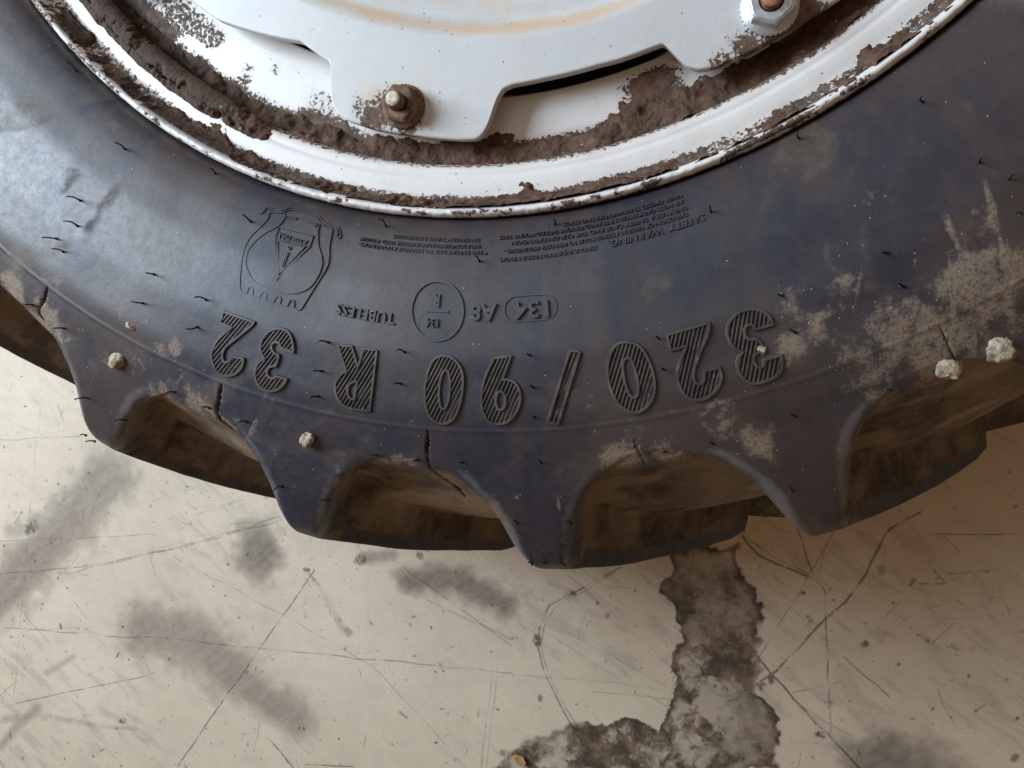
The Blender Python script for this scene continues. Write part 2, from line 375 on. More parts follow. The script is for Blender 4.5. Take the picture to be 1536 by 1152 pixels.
# ------------------------------------------------------------------ the wheel
wheel = link(bpy.data.objects.new('tractor_wheel', None)); wheel.empty_display_size = .2
tag(wheel, 'dirty tractor wheel lying on the floor, ribbed black tyre on a muddy white rim', 'wheel')

ZMID = .1605; PITCH = 360/23
SR = np.array([.4262, .4282, .4300, .4340, .4400, .455, .480, .520, .555, .577, .586])
SZ = np.array([.2800, .2870, .2915, .2965, .3005, .3065, .3140, .3195, .3188, .3140, .3112])
T = np.array([0, .08, .16, .24, .28, .32, .36, .45, .65, 1.0])
LRr = np.array([.586, .5955, .6030, .6105, .616, .6225, .627, .637, .650, .6565]); LZz = np.array([.3112, .3050, .2910, .276, .268, .261, .254, .239, .208, ZMID])
HRr = np.array([.586, .6105, .634, .6545, .6625, .6685, .6708, .6745, .6830, .6895]); HZz = np.array([.3112, .3045, .2962, .2870, .2810, .2730, .264, .248, .211, ZMID])
def smooth_curve(t, p, tt, k):
    d = np.linspace(t[0], t[-1], 4000); v = np.interp(d, t, p)
    n = int(k/(t[-1]-t[0])*4000)//2*2+1; kern = np.hanning(n+2)[1:-1]; kern /= kern.sum()
    e = n//2; vp = np.concatenate([2*v[0]-v[1:e+1][::-1], v, 2*v[-1]-v[-e-1:-1][::-1]])
    return np.interp(tt, d, np.convolve(vp, kern, 'valid'))
q = np.concatenate([[0], np.cumsum(np.hypot(np.diff(SR), np.diff(SZ)))])
qs = np.linspace(0, q[-1], 150)
sr, sz = smooth_curve(q, SR, qs, .022), smooth_curve(q, SZ, qs, .022)
tn = np.concatenate([np.linspace(0, .4, 95)[1:], np.linspace(.4, 1.0, 95)[1:]])
Lr, Lz, Hr, Hz = (smooth_curve(T, a, tn, k) for a, k in ((LRr, .075), (LZz, .075), (HRr, .055), (HZz, .055)))
tf = np.concatenate([np.linspace(1, .72, 64)[1:], np.linspace(.72, 0, 24)[1:]])
fLr, fLz, fHr, fHz = (np.interp(tf, tn, a) for a in (Lr, Lz, Hr, Hz))
bs = np.linspace(len(sr)-1, 0, 24).astype(int)[1:]
rowLr = np.concatenate([sr, Lr, fLr, sr[bs]]); rowHr = np.concatenate([sr, Hr, fHr, sr[bs]])
rowLz = np.concatenate([sz, Lz, 2*ZMID-fLz, 2*ZMID-sz[bs]]); rowHz = np.concatenate([sz, Hz, 2*ZMID-fHz, 2*ZMID-sz[bs]])
rowT = np.concatenate([(qs-q[-1])/.2, tn, 2-tf, 2+np.linspace(0, .8, len(bs))])
cols = np.concatenate([np.arange(-150, -132, .18), np.arange(-132, -53, .08), np.arange(-53, -36, .18), np.arange(-36, 210, .7)])
TH, TT = np.meshgrid(cols, rowT)
def bar(a_deg, tt):
    aL = np.interp(tt, [0, .05, .1, .16, .24, .32, .45, .65, 1.0, 1.2], [-4.6, -3.0, -1.8, -.95, -.45, .1, 1.9, 4.6, 9.6, 12.4])
    aR = np.interp(tt, [0, .04, .08, .16, .24, .32, .45, .65, 1.0, 1.2], [6.6, 5.2, 4.3, 3.5, 3.1, 2.75, 4.4, 7.2, 12.2, 14.6])
    a = (a_deg+88.0) % PITCH
    d = None
    for k in (-PITCH, 0, PITCH):
        x = np.maximum(aL-(a+k), (a+k)-aR)
        d = x if d is None else np.minimum(d, x)
    d = np.maximum(d, (tt-1.085)*60)
    wd = np.interp(tt, [0, .1, .3, .5, 2], [1.9, 1.7, 1.35, 1.1, 1.1])
    bv = np.interp(tt, [0, .08, .34, .46], [1.5, 1.3, .75, .25])        # worn bevel on the shoulder
    lo = 1-.17*np.clip((d+bv)/bv, 0, 1)**2
    x = np.clip(d/wd, 0, 1)
    global DIST; DIST = d/bv
    return np.where(d < 0, lo, .83*(1-x)**1.0*(1-ss(x, .45, 1.0)*.999))
wN = bar(TH, TT); DN = DIST; wF = bar(TH+PITCH/2, 2-TT)
wA = np.where(TT < 0, 0, np.where(TT > 2, 0, np.maximum(wN*(TT < 1.3), wF*(TT > .7))))
r_ = rowLr[:, None]+(rowHr-rowLr)[:, None]*wA; z_ = rowLz[:, None]+(rowHz-rowLz)[:, None]*wA
th = np.radians(TH); ux, uy = np.cos(th), np.sin(th)
ARC = TH/57.3*.6
# gentle waviness, mould ring, cracks along the mould joints
near = TT < 1
z_ += near*(fbm(ARC*14, r_*14, 3, 5)-.5)*.0013
und = (TT > .05)*(fbm(ARC*45, r_*45+z_*30, 3, 8)-.5)*.0022
r_ += und
z_ += near*(TT < .03)*.00055*np.exp(-((r_-.5662)/.0008)**2)
cr = np.zeros_like(r_)
def polar(P): return math.degrees(math.atan2(P[1], P[0])), math.hypot(P[0], P[1])
CRK = [([(82, 433), (76, 447), (60, 462), (58, 474), (61, 490), (72, 508), (84, 530)], 1.5), ([(340, 576), (334, 598), (326, 616), (325, 630), (331, 648), (340, 668), (355, 692)], 1.25),
       ([(647, 645), (642, 690), (643, 705), (650, 728), (662, 752), (668, 768)], 1.0), ([(952, 660), (960, 680), (968, 700)], .55), ([(1404, 488), (1427, 530), (1440, 570), (1446, 612)], .6)]
for pts, wd in CRK:
    pp = [polar(at(x, y, .309)) for x, y in pts]
    lo, hi = min(p[0] for p in pp)-1, max(p[0] for p in pp)+1
    js = np.where((cols > lo) & (cols < hi))[0]; js = slice(js[0], js[-1]+1)
    rr = rowLr[:, None]*np.ones((1, cols[js].size)); tt = TH[:, js]
    d = np.full(rr.shape, 9.0); al = np.zeros(rr.shape)
    wob = (fbm(rr*400, tt*8, 3, 3)-.5)*.0025
    for k in range(len(pp)-1):
        (a0, r0), (a1, r1) = pp[k], pp[k+1]
        ax, ay = (tt-a0)/57.3*.6+wob, rr-r0; bx_, by_ = (a1-a0)/57.3*.6, r1-r0
        t = np.clip((ax*bx_+ay*by_)/(bx_**2+by_**2), 0, 1); dd = np.hypot(ax-t*bx_, ay-t*by_)
        al = np.where(dd < d, (k+t)/(len(pp)-1), al); d = np.minimum(d, dd)
    c_ = np.exp(-(d/(.00075*wd*(.7+.8*np.sin(al*3.1))))**2)*(TT[:, js] < .6)
    cr[:, js] = np.maximum(cr[:, js], c_*min(1, wd))
z_ -= cr*.0028; r_ -= cr*.001*(TT > .08)
V = np.stack([r_*ux, r_*uy, z_], -1)
nr, nc = r_.shape
du = np.roll(V, -1, 1)-np.roll(V, 1, 1); dv = np.gradient(V, axis=0)
NRM = np.cross(du, dv); NRM /= np.linalg.norm(NRM, axis=-1, keepdims=True)+1e-12
flip = 1.0 if (NRM[60, 400, 2] > 0) else -1.0
NRM *= flip
# --- colour masks, in wheel coordinates
PXY = V.reshape(-1, 3)
def blobs(lst, zz=.31):
    o = np.zeros(r_.shape)
    for x, y, rad, v in lst:
        P = at(x, y, zz); rr = rad/2300.0
        o = np.maximum(o, v*np.exp(-((V[..., 0]-P[0])**2+(V[..., 1]-P[1])**2)/(rr*rr)))
    return o
worn = ss(wN+.10*(fbm(TH*1.5, z_*60, 3, 44)-.5), .64, .76)*(TT > .37)*(TT < 1.2)
valley = (TT > 0)*(1-wA)
topside = np.clip(wN*1.4-.4, 0, 1)*(TT < .345)
brown = ss(TT, .05, .13)*(1-topside)*(near | True)
brown = brown*(.72+.5*fbm(ARC*20, r_*30+z_*20, 3, 12))
brown *= 1-.85*worn
brown += .55*topside*ss(TT, .12, .3)*ss(fbm(ARC*40, r_*16, 3, 17), .5, .7)
brown += .46*near*(TT < .1)*ss(fbm(ARC*16+r_*20, r_*6-ARC*5, 4, 19), .52, .72)
dust = .55*np.exp(-((TT-.035)/.06)**2)*(1-.5*wN)*(.25+1.1*ss(fbm(ARC*22, r_*22, 4, 23), .42, .66))*(TT > -.12)
dust = np.maximum(dust, blobs([(20, 430, 40, .8), (70, 470, 45, .75), (100, 430, 40, .55), (90, 500, 40, .6), (250, 520, 22, .7), (205, 470, 35, .45), (275, 520, 20, .75), (240, 610, 55, .8), (290, 610, 35, .8), (330, 660, 35, .5),
    (215, 540, 60, .45), (160, 545, 30, .4), (560, 600, 50, .3), (930, 690, 45, .75), (960, 640, 55, .55), (1010, 670, 60, .6), (1080, 640, 60, .5), (1130, 660, 45, .6), (1180, 520, 45, .65), (1200, 490, 50, .55),
    (1300, 520, 70, .6), (1330, 505, 45, .65), (1400, 500, 60, .6), (1430, 420, 60, .6), (1480, 440, 60, .65), (1520, 400, 60, .6), (1400, 555, 40, .7), (1240, 430, 50, .42), (1280, 300, 40, .35), (1320, 610, 45, .5), (1170, 470, 50, .5), (1490, 340, 50, .42), (860, 600, 60, .3), (20, 330, 30, .35), (500, 730, 40, .4), (890, 720, 40, .5), (1275, 680, 30, .45)]))
dust += .26*near*(TT < .1)*ss(fbm(ARC*150+r_*60, r_*16, 3, 28), .60, .82)*ss(fbm(ARC*10, r_*10, 3, 30), .42, .66)
dust += .12*near*ss(fbm(ARC*9, r_*9, 3, 29), .55, .8)
def streaks(lst, zz=.312):
    o = np.zeros(r_.shape)
    for pts, wd, v in lst:
        Q = [at(x, y, zz)[:2] for x, y in pts]
        for k in range(len(Q)-1):
            (x0, y0), (x1, y1) = Q[k], Q[k+1]; dx, dy = x1-x0, y1-y0
            t = np.clip(((V[..., 0]-x0)*dx+(V[..., 1]-y0)*dy)/(dx*dx+dy*dy), 0, 1)
            d = np.hypot(V[..., 0]-x0-t*dx, V[..., 1]-y0-t*dy)
            o = np.maximum(o, v*np.exp(-(d/(wd/2300*(.8+1.2*fbm(ARC*60, r_*60, 3, 71))))**2))
    return o*(TT < .3)*(.25+1.1*ss(fbm(ARC*50+r_*20, r_*45, 4, 73), .38, .66))*.72
brown = np.maximum(brown, streaks([([(155, 185), (115, 260), (70, 350), (50, 390)], 13, .62), ([(175, 285), (150, 330), (120, 385)], 12, .6), ([(120, 235), (95, 300)], 8, .5), ([(248, 265), (232, 330)], 9, .45), ([(45, 150), (40, 165)], 14, .55), ([(265, 262), (256, 345)], 7, .4),
    ([(1262, 170), (1285, 230), (1330, 300)], 10, .5), ([(1290, 330), (1300, 430)], 8, .45), ([(1225, 260), (1240, 400)], 8, .45), ([(1425, 120), (1480, 200)], 14, .4), ([(1440, 330), (1470, 420)], 12, .55), ([(1500, 280), (1520, 380)], 16, .5), ([(715, 720), (745, 780), (765, 815)], 12, .7), ([(405, 660), (425, 740)], 10, .7), ([(1140, 650), (1185, 740)], 12, .6), ([(130, 545), (138, 640)], 10, .65), ([(800, 700), (815, 790)], 14, .45)]))
dust = np.maximum(dust, streaks([([(1402, 290), (1420, 345), (1440, 395)], 5, .62), ([(1365, 380), (1380, 470)], 4, .55), ([(1150, 420), (1165, 500)], 5, .5), ([(1290, 400), (1275, 480)], 5, .5), ([(640, 670), (760, 720), (772, 750)], 3, .55), ([(830, 690), (835, 770)], 3, .5), ([(1330, 330), (1350, 420)], 4, .5), ([(1120, 470), (1125, 520)], 4, .5)]))
tone = ss(fbm(ARC*9+7, r_*5, 4, 33)*.7+.3*fbm(ARC*60, r_*9, 3, 35), .36, .66)
tone = np.clip(tone+.35*ss(TH, -75, -50), 0, 1)
pale = ss(fbm(ARC*14, z_*24, 4, 37), .46, .66)*(1-wA)*ss(z_, .20, .29)*(TT > .05)*ss(-TH, 80, 92)
av = ((TH+88.0) % PITCH)/PITCH
pale = np.clip(pale+.55*ss(av, .48, .85)*(TT > .05)*(TT < .75)*(1-wA)*(.4+.8*fbm(ARC*30, z_*40, 3, 40))+.42*(TT > .05)*(1-wA)*ss(fbm(ARC*30, z_*50, 3, 39), .5, .7), 0, 1)  # dusty valley walls, lightened further to look lit
# --- faces: tread lugs become parts of their own
F = grid_faces(nr, nc, True)
if flip < 0: F = F[:, ::-1]
fi = (np.arange(nr-1)[:, None]*nc+np.arange(nc)[None, :])
wc = .25*(wN+np.roll(wN, -1, 1))[:-1]+.25*(wN+np.roll(wN, -1, 1))[1:]
thc = cols[None, :]+.04; ttc = .5*(rowT[1:]+rowT[:-1])[:, None]+0*thc
aoff = np.interp(ttc, [0, .32, .65, 1.2], [.8, 1.4, 6.1, 14.1])
lug_id = np.floor((thc-aoff+88.0)/PITCH+.5).astype(int) % 23
is_lug = (wc > .5) & (ttc > .10) & (ttc < 1.3)
lug_id = np.where(is_lug, lug_id, -1).ravel()
chip = ss(wN, .60, .78)*(TT > .37)*(TT < 1.2)*ss(fbm(TH*2.2, z_*70, 4, 43, .6), .50, .60)
cr = np.maximum(cr, .62*chip)
scuff_sheen = np.exp(-((DN+.42)/.42)**2)*(TT > 0)*(TT < .36)*ss(TT, .0, .04)*(.30+1.0*fbm(ARC*30, r_*30, 4, 45))  # bevel wear and its painted highlight in one mask
scuff_sheen = np.maximum(scuff_sheen, .7*ss(TT, .25, .32)*(TT < .37)*(wN > .8)*fbm(ARC*50, r_*50, 3, 46)*1.3)
scuff_sheen = np.maximum(scuff_sheen, .25*near*ss(fbm(ARC*60+r_*40, r_*50-ARC*30, 4, 48), .58, .75))
A = dict(scuff_sheen=np.clip(scuff_sheen, 0, 1).ravel(), tone=tone.ravel(), brown=np.clip(brown, 0, 1).ravel(), dust=np.clip(dust, 0, 1).ravel(), crack=cr.ravel(), pale=pale.ravel())
NF = NRM.reshape(-1, 3)
def sub(name, mask, parent):
    f = F[mask]; u, inv = np.unique(f, return_inverse=True)
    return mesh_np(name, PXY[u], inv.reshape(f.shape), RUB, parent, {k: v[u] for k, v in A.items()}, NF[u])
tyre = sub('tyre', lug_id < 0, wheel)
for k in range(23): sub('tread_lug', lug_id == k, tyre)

_pr = np.concatenate([sr, Hr]); _pz = np.concatenate([sz, Hz])
def zside(r): return float(np.interp(r, _pr, _pz))
def on_tyre(px_, py_):
    z = .31
    for _ in range(4):
        P = at(px_, py_, z); z = zside(math.hypot(P[0], P[1]))
    return at(px_, py_, z)
def tp(a, r, h=0.0):                      # wheel angle (deg), radius -> point on the sidewall
    e = .002; s_ = (zside(r+e)-zside(r-e))/(2*e); n = 1/math.hypot(1, s_)
    rr, zz = r-s_*n*h, zside(r)+n*h
    return (rr*math.cos(R(a)), rr*math.sin(R(a)), zz)
def pp2(x, y): return polar(on_tyre(x, y))

# ------------------------------------------------------------------ raised lines, digits and lettering
def ribbon(pts, width, h, closed, V, F):
    """raised ridge along polar points: a trapezoid section"""
    n = len(pts); P = [np.array((p[0]/57.2958*.5, p[1])) for p in pts]
    base = len(V)
    for i in range(n):
        a = P[i-1] if (closed or i > 0) else P[i]; b_ = P[(i+1) % n] if (closed or i < n-1) else P[i]
        d = b_-a; L = np.linalg.norm(d)+1e-9; nn = np.array((-d[1], d[0]))/L
        for off, hh in ((-.5, -.0004), (-.28, h), (.28, h), (.5, -.0004)):
            c_ = P[i]+nn*off*width; V.append(tp(c_[0]/.5*57.2958, c_[1], hh))
    m = n if closed else n-1
    for i in range(m):
        j = (i+1) % n
        for k in range(3): F.append((base+i*4+k, base+j*4+k, base+j*4+k+1, base+i*4+k+1))
def catmull(pts, n=4, closed=True, sharp=55):
    out = []; m = len(pts); P = [np.array(p, float) for p in pts]
    def corner(i):
        if not closed and (i == 0 or i == m-1): return True
        a = P[i]-P[i-1]; b_ = P[(i+1) % m]-P[i]
        c_ = np.dot(a, b_)/(np.linalg.norm(a)*np.linalg.norm(b_)+1e-9); return c_ < math.cos(R(sharp))
    for i in range(m if closed else m-1):
        p1, p2 = P[i], P[(i+1) % m]
        t1 = (p2-p1) if corner(i) else (p2-P[i-1])*.5; t2 = (p2-p1) if corner((i+1) % m) else (P[(i+2) % m]-p1)*.5
        for k in range(n):
            t = k/n; h00, h10, h01, h11 = 2*t**3-3*t*t+1, t**3-2*t*t+t, -2*t**3+3*t*t, t**3-t*t
            out.append(tuple(h00*p1+h10*t1+h01*p2+h11*t2))
    if not closed: out.append(tuple(P[-1]))
    return out
def ell(cx, cy, a, b_, rot=0, n=20):
    c_, s_ = math.cos(R(rot)), math.sin(R(rot))
    return [(cx+a*math.cos(t)*c_-b_*math.sin(t)*s_, cy+a*math.cos(t)*s_+b_*math.sin(t)*c_) for t in np.linspace(0, 2*math.pi, n, endpoint=False)]
def digit(loops, s, ox, oy, label=None):
    """loops traced on the sidewall: outline first, then holes; ribs clipped to it"""
    L = [[(x/s+ox, y/s+oy) for x, y in catmull(l, 4)] for l in loops]
    LP = [[pp2(*p) for p in l] for l in L]
    Vs, Fs = [], []
    for l in LP: ribbon(l, .0023, .0015, True, Vs, Fs)
    # hatch ribs: lines at 62 degrees, clipped to the outline by even-odd rule (in local metres)
    a0 = np.mean([p[0] for p in LP[0]]); Q = [[np.array(((p[0]-a0)/57.2958*.545, p[1])) for p in l] for l in LP]
    dirv = np.array((math.cos(R(63)), -math.sin(R(63))))
    nv = np.array((-dirv[1], dirv[0]))
    allp = np.concatenate(Q); o = allp@nv; step = .0024
    for off in np.arange(o.min()+.001, o.max(), step):
        ts = []
        for l in Q:
            for i in range(len(l)):
                p, q_ = l[i], l[(i+1) % len(l)]; d0, d1 = p@nv-off, q_@nv-off
                if (d0 > 0) != (d1 > 0): ts.append((p+(q_-p)*d0/(d0-d1))@dirv)
        ts.sort()
        for i in range(0, len(ts)-1, 2):
            if ts[i+1]-ts[i] < .002: continue
            A_, B_ = nv*off+dirv*ts[i], nv*off+dirv*ts[i+1]
            ribbon([(a0+A_[0]/.545*57.2958, A_[1]), (a0+B_[0]/.545*57.2958, B_[1])], .0013, .0012, False, Vs, Fs)
    ob = mesh_py('raised_digit', Vs, Fs, LET_D, tyre)
    # dirty floor between the ribs, coloured darker for the shade in the gaps
    tri = tessellate_polygon([[Vector((p[0], p[1], 0)) for p in l] for l in Q])
    flat = [p for l in LP for p in l]
    mesh_py('digit_recess', [tp(p[0], p[1], .00035) for p in flat], [tuple(t) for t in tri], LET_BASE, tyre)
    return ob
ZA = (4.389, 300, 450); ZB = (4.389, 850, 440); ZC = (3, 512, 384)
digit([[(160, 78), (365, 148), (325, 185), (240, 255), (170, 315), (152, 370), (162, 405), (188, 408), (208, 390), (215, 370), (293, 386), (278, 445), (238, 483), (185, 497), (130, 480), (95, 430), (80, 360), (110, 280), (160, 225), (215, 182), (137, 150)]], *ZA)
digit([[(538, 190), (488, 195), (440, 225), (410, 275), (402, 320), (412, 355), (432, 384), (395, 408), (371, 450), (368, 500), (385, 550), (420, 585), (465, 598), (510, 590), (550, 562), (575, 520), (505, 500), (490, 514), (465, 510), (448, 490), (446, 465), (458, 445), (480, 436), (500, 436), (520, 385), (522, 360), (497, 350), (478, 325), (476, 298), (490, 280), (512, 278), (530, 292), (545, 315), (617, 345), (618, 300), (605, 245), (580, 208)]], *ZA)
digit([[(1080, 320), (1168, 332), (1120, 727), (1010, 715), (950, 690), (908, 640), (893, 580), (905, 520), (945, 482), (968, 472), (915, 300), (1003, 305), (1045, 445)], [(1040, 535), (1010, 540), (983, 562), (975, 600), (988, 640), (1018, 655)]], *ZA)
digit([[(450, 450), (405, 485), (378, 590), (385, 690), (420, 740), (470, 752), (515, 718), (545, 620), (545, 520), (505, 462)], ell(466, 600, 24, 88, 4)], *ZC)
digit([[(765, 450), (690, 460), (650, 540), (632, 620), (636, 690), (662, 740), (712, 755), (762, 735), (798, 680), (806, 620), (785, 572), (748, 555), (725, 558)], ell(718, 650, 22, 42)], *ZC)
digit([[(1030, 425), (1075, 432), (975, 755), (930, 745)]], *ZC)
digit([[(400, 322), (330, 340), (285, 410), (270, 500), (285, 610), (330, 710), (390, 765), (450, 782), (510, 760), (560, 700), (580, 620), (570, 530), (535, 430), (480, 350)], [(405, 420), (375, 445), (370, 500), (385, 590), (415, 665), (445, 688), (468, 665), (472, 600), (455, 520), (432, 450)]], *ZB)
digit([[(660, 275), (940, 195), (930, 265), (880, 380), (855, 450), (835, 520), (842, 575), (868, 600), (895, 588), (906, 555), (903, 510), (1005, 490), (1018, 540), (1005, 600), (960, 660), (890, 697), (810, 690), (752, 630), (728, 540), (748, 450), (790, 345), (685, 375)]], *ZB)
digit([[(1200, 108), (1130, 130), (1072, 190), (1055, 260), (1080, 330), (1118, 372), (1160, 386), (1125, 440), (1130, 510), (1165, 562), (1220, 590), (1290, 582), (1370, 550), (1415, 490), (1410, 408), (1300, 440), (1298, 470), (1278, 490), (1250, 480), (1232, 450), (1232, 412), (1258, 392), (1292, 388), (1290, 350), (1255, 305), (1195, 300), (1170, 262), (1176, 222), (1205, 205), (1228, 215), (1240, 238), (1355, 205), (1330, 150), (1270, 112)]], *ZB)

def raised_lines(name, polys, s, ox, oy, width, h, mat=LET_S):
    Vs, Fs = [], []
    for pts, closed, smooth in polys:
        pts = catmull(pts, 4, closed, 75) if smooth else pts
        ribbon([pp2(x/s+ox, y/s+oy) for x, y in pts], width, h, closed, Vs, Fs)
    return mesh_py(name, Vs, Fs, mat, tyre)
ZP = (5.12, 340, 290)
raised_lines('raised_warning_emblem', [
 ([(430, 150), (335, 150), (320, 190), (270, 250), (180, 340), (130, 450), (108, 600), (108, 740), (160, 770), (165, 735), (185, 722), (205, 735), (200, 785), (255, 805), (270, 770), (290, 758), (310, 772), (300, 820), (360, 838), (380, 800), (400, 790), (417, 805), (408, 850), (465, 868), (485, 830), (505, 818), (520, 830), (515, 880), (565, 893), (620, 810), (690, 700), (765, 580), (785, 510), (790, 400), (810, 300), (805, 270), (760, 255), (720, 235)], False, True),
 ([(450, 155), (440, 200), (390, 255), (290, 310), (200, 390), (155, 470), (150, 550), (185, 640), (250, 700), (380, 750), (480, 770), (560, 760), (640, 720), (700, 640), (730, 560), (730, 490), (705, 400), (703, 300), (715, 235)], False, True),
 ([(260, 160), (288, 138), (310, 110), (370, 115), (430, 130), (490, 110), (560, 120), (690, 165), (740, 215), (800, 235), (850, 255), (870, 290), (875, 340), (855, 345)], False, True),
 ([(330, 128), (370, 130), (430, 146), (490, 127), (560, 137), (680, 182), (728, 230), (795, 252), (838, 268), (852, 300), (848, 330)], False, True),
 ([(455, 172), (540, 188), (538, 202), (458, 188)], True, False), ([(612, 214), (690, 240)], False, False), ([(690, 228), (702, 240), (680, 256)], False, False),
 ([(405, 258), (668, 328), (640, 408), (385, 670), (372, 345)], True, False), ([(372, 345), (640, 408)], False, False), ([(392, 364), (602, 412), (400, 630)], True, False),
 ([(470, 450), (425, 562), (437, 566), (478, 453)], True, False), (ell(482, 418, 12, 13, 0, 10), True, False)], *ZP, .0009, .0006)
ZQ = (5.12, 530, 290)
raised_lines('raised_ring', [(ell(648, 905, 198, 228, 0, 44), True, False)], *ZQ, .0022, .0012)
raised_lines('raised_badge_line', [([(558, 905), (732, 912)], False, False)], *ZQ, .0016, .0011)
raised_lines('raised_badge_line', [([(735, 925), (600, 922), (545, 930), (512, 968), (508, 1025), (535, 1045), (640, 1062), (730, 1058)], False, True)], *ZQ, .0008, .0006)
pill = catmull([(790, 182), (770, 187), (745, 205), (735, 235), (740, 270), (762, 292), (800, 297), (880, 290), (930, 283), (960, 262), (970, 225), (960, 195), (935, 178), (880, 175)], 3)
raised_lines('raised_pill_border', [(pill, True, False)], 3, 512, 384, .0010, .0007)

dg = bpy.context.evaluated_depsgraph_get
def raised_text(body, p0, p1, height, raise_=.0009, bold=0.0, lean=0.0, mat=LET_S, drop=0.0):
    """text with its feet towards the rim; p0/p1: baseline start and end as photo pixels on the sidewall"""
    a0, r0 = pp2(*p0); a1, r1 = pp2(*p1)
    cu = bpy.data.curves.new('raised_text', 'FONT'); cu.body = body; cu.size = 1; cu.extrude = .5; cu.offset = bold; cu.resolution_u = 2; cu.shear = lean
    tmp = link(bpy.data.objects.new('raised_text', cu)); bpy.context.view_layer.update()
    me = bpy.data.meshes.new_from_object(tmp.evaluated_get(dg())); bpy.data.objects.remove(tmp); 
    n = len(me.vertices); co = np.zeros(n*3); me.vertices.foreach_get('co', co); co = co.reshape(-1, 3)
    x0, x1 = co[:, 0].min(), co[:, 0].max(); u = (co[:, 0]-x0)/(x1-x0); sc = height/.73
    out = np.array([tp(a0+(a1-a0)*u_, r0+(r1-r0)*u_+y_*sc, raise_ if z > 0 else -.0005) for u_, y_, z in zip(u, co[:, 1], co[:, 2])])
    me.vertices.foreach_set('co', out.ravel()); me.update()
    me.materials.clear(); me.materials.append(mat); me.name = 'raised_text'
    return link(bpy.data.objects.new('raised_text', me), tyre)
raised_text('TUBELESS', (594, 471), (507, 455), .0074, .0017, .016, .0)
raised_text('134', (658.5, 478.5), (640.5, 477.5), .0060, .0016, .002)
raised_text('R', (661, 443), (651, 442), .0078, .0016, .04)
raised_text('134', (822, 450), (771, 454.5), .0108, .0017, .018, .0)
raised_text('A8', (746, 457), (706, 457), .0105, .0017, .032, .0)
raised_text('SAFETY  WARNING.', (1056, 321), (913, 362), .0044, .0010, .004, .15)
raised_text('SERIOUS INJURY MAY RESULT FROM,', (895, 369), (749, 387), .0027, .0008, -.004)
raised_text('EXPLOSION OF TIRE/RIM ASSEMBLY DUE TO IMPROPER MOUNTING--', (1030, 319), (756, 374.5), .0027, .0008, -.004)
raised_text('ONLY USE A SAFETY CAGE AND THE CLIP-ON EXTENSION', (1030, 309), (768, 362), .0027, .0008, -.004)
raised_text('AIR HOSE. ONLY SPECIALLY TRAINED PERSONS SHOULD MOUNT TIRES', (1024, 300), (749, 354), .0027, .0008, -.004)
raised_text('NEVER EXCEED 35 PSI WHEN SEATING BEADS', (1022, 291), (845, 335), .0027, .0008, -.004)
raised_text('* TIRE FAILURE DUE TO MISAPPLICATION/UNDER-', (731, 376), (538, 363), .0027, .0008, -.004)
raised_text('INFLATION/OVERLOADING/EXCESSIVE SPEED--FOLLOW', (720, 367), (541.7, 355.5), .0027, .0008, -.004)
raised_text('TIRE MANUFACTURERS INSTRUCTIONS', (721, 357.5), (591.5, 352), .0027, .0008, -.004)
raised_text('2.5bar MAX', (462, 361), (419, 348.5), .0050, .0007, 0)

# ------------------------------------------------------------------ rubber hairs left by the mould vents
SP = []
for s, ox, oy, L in [(3, 0, 0, '295,275,340,320 515,640,560,672 940,755,965,780 300,885,365,905 285,995,350,1020 190,1068,260,1075 230,1120,285,1135 1090,965,1130,1000 220,60,228,115 522,405,540,428 868,655,880,678 1253,828,1268,855'),
                     (3, 400, 0, '500,985,535,1020 955,930,962,985 1450,860,1465,920 1290,985,1293,1010 488,938,490,958'),
                     (2.415, 900, 0, '816,335,825,378 718,480,722,503 1165,348,1170,368 398,745,402,770 1395,570,1375,590 1510,632,1480,650 388,575,390,602 1536,762,1515,770 1022,910,1045,917'),
                     (3, 0, 384, '655,75,690,82 590,205,640,212 875,187,930,200 838,325,890,318 110,220,145,222 240,325,285,325 335,645,395,640 510,745,565,740 745,615,780,612 1070,750,1110,748 385,835,425,835 360,805,385,808 1230,1055,1270,1040 1440,1110,1475,1100 910,680,940,685 1435,385,1480,390 1410,518,1450,518 1395,638,1435,632'),
                     (3, 512, 384, '250,425,285,435 235,580,270,575 835,438,850,448 842,588,865,594 1412,363,1430,374 858,722,870,728 882,922,895,932 600,0,620,25 130,905,160,900 320,930,345,920 527,938,545,930 1448,882,1460,882 1443,500,1455,512'),
                     (3, 1024, 384, '428,168,450,180 970,120,1000,140 480,328,510,345 917,602,940,606 483,716,510,722 123,832,140,846 748,968,765,982 478,1043,495,1060'),
                     (3.072, 700, 560, '213,678,230,692 453,678,480,692 283,873,300,882 343,878,365,876 428,878,450,887')]:
    for g in L.split():
        x0, y0, x1, y1 = map(float, g.split(',')); SP.append(((x0/s+ox, y0/s+oy), (x1/s+ox, y1/s+oy)))
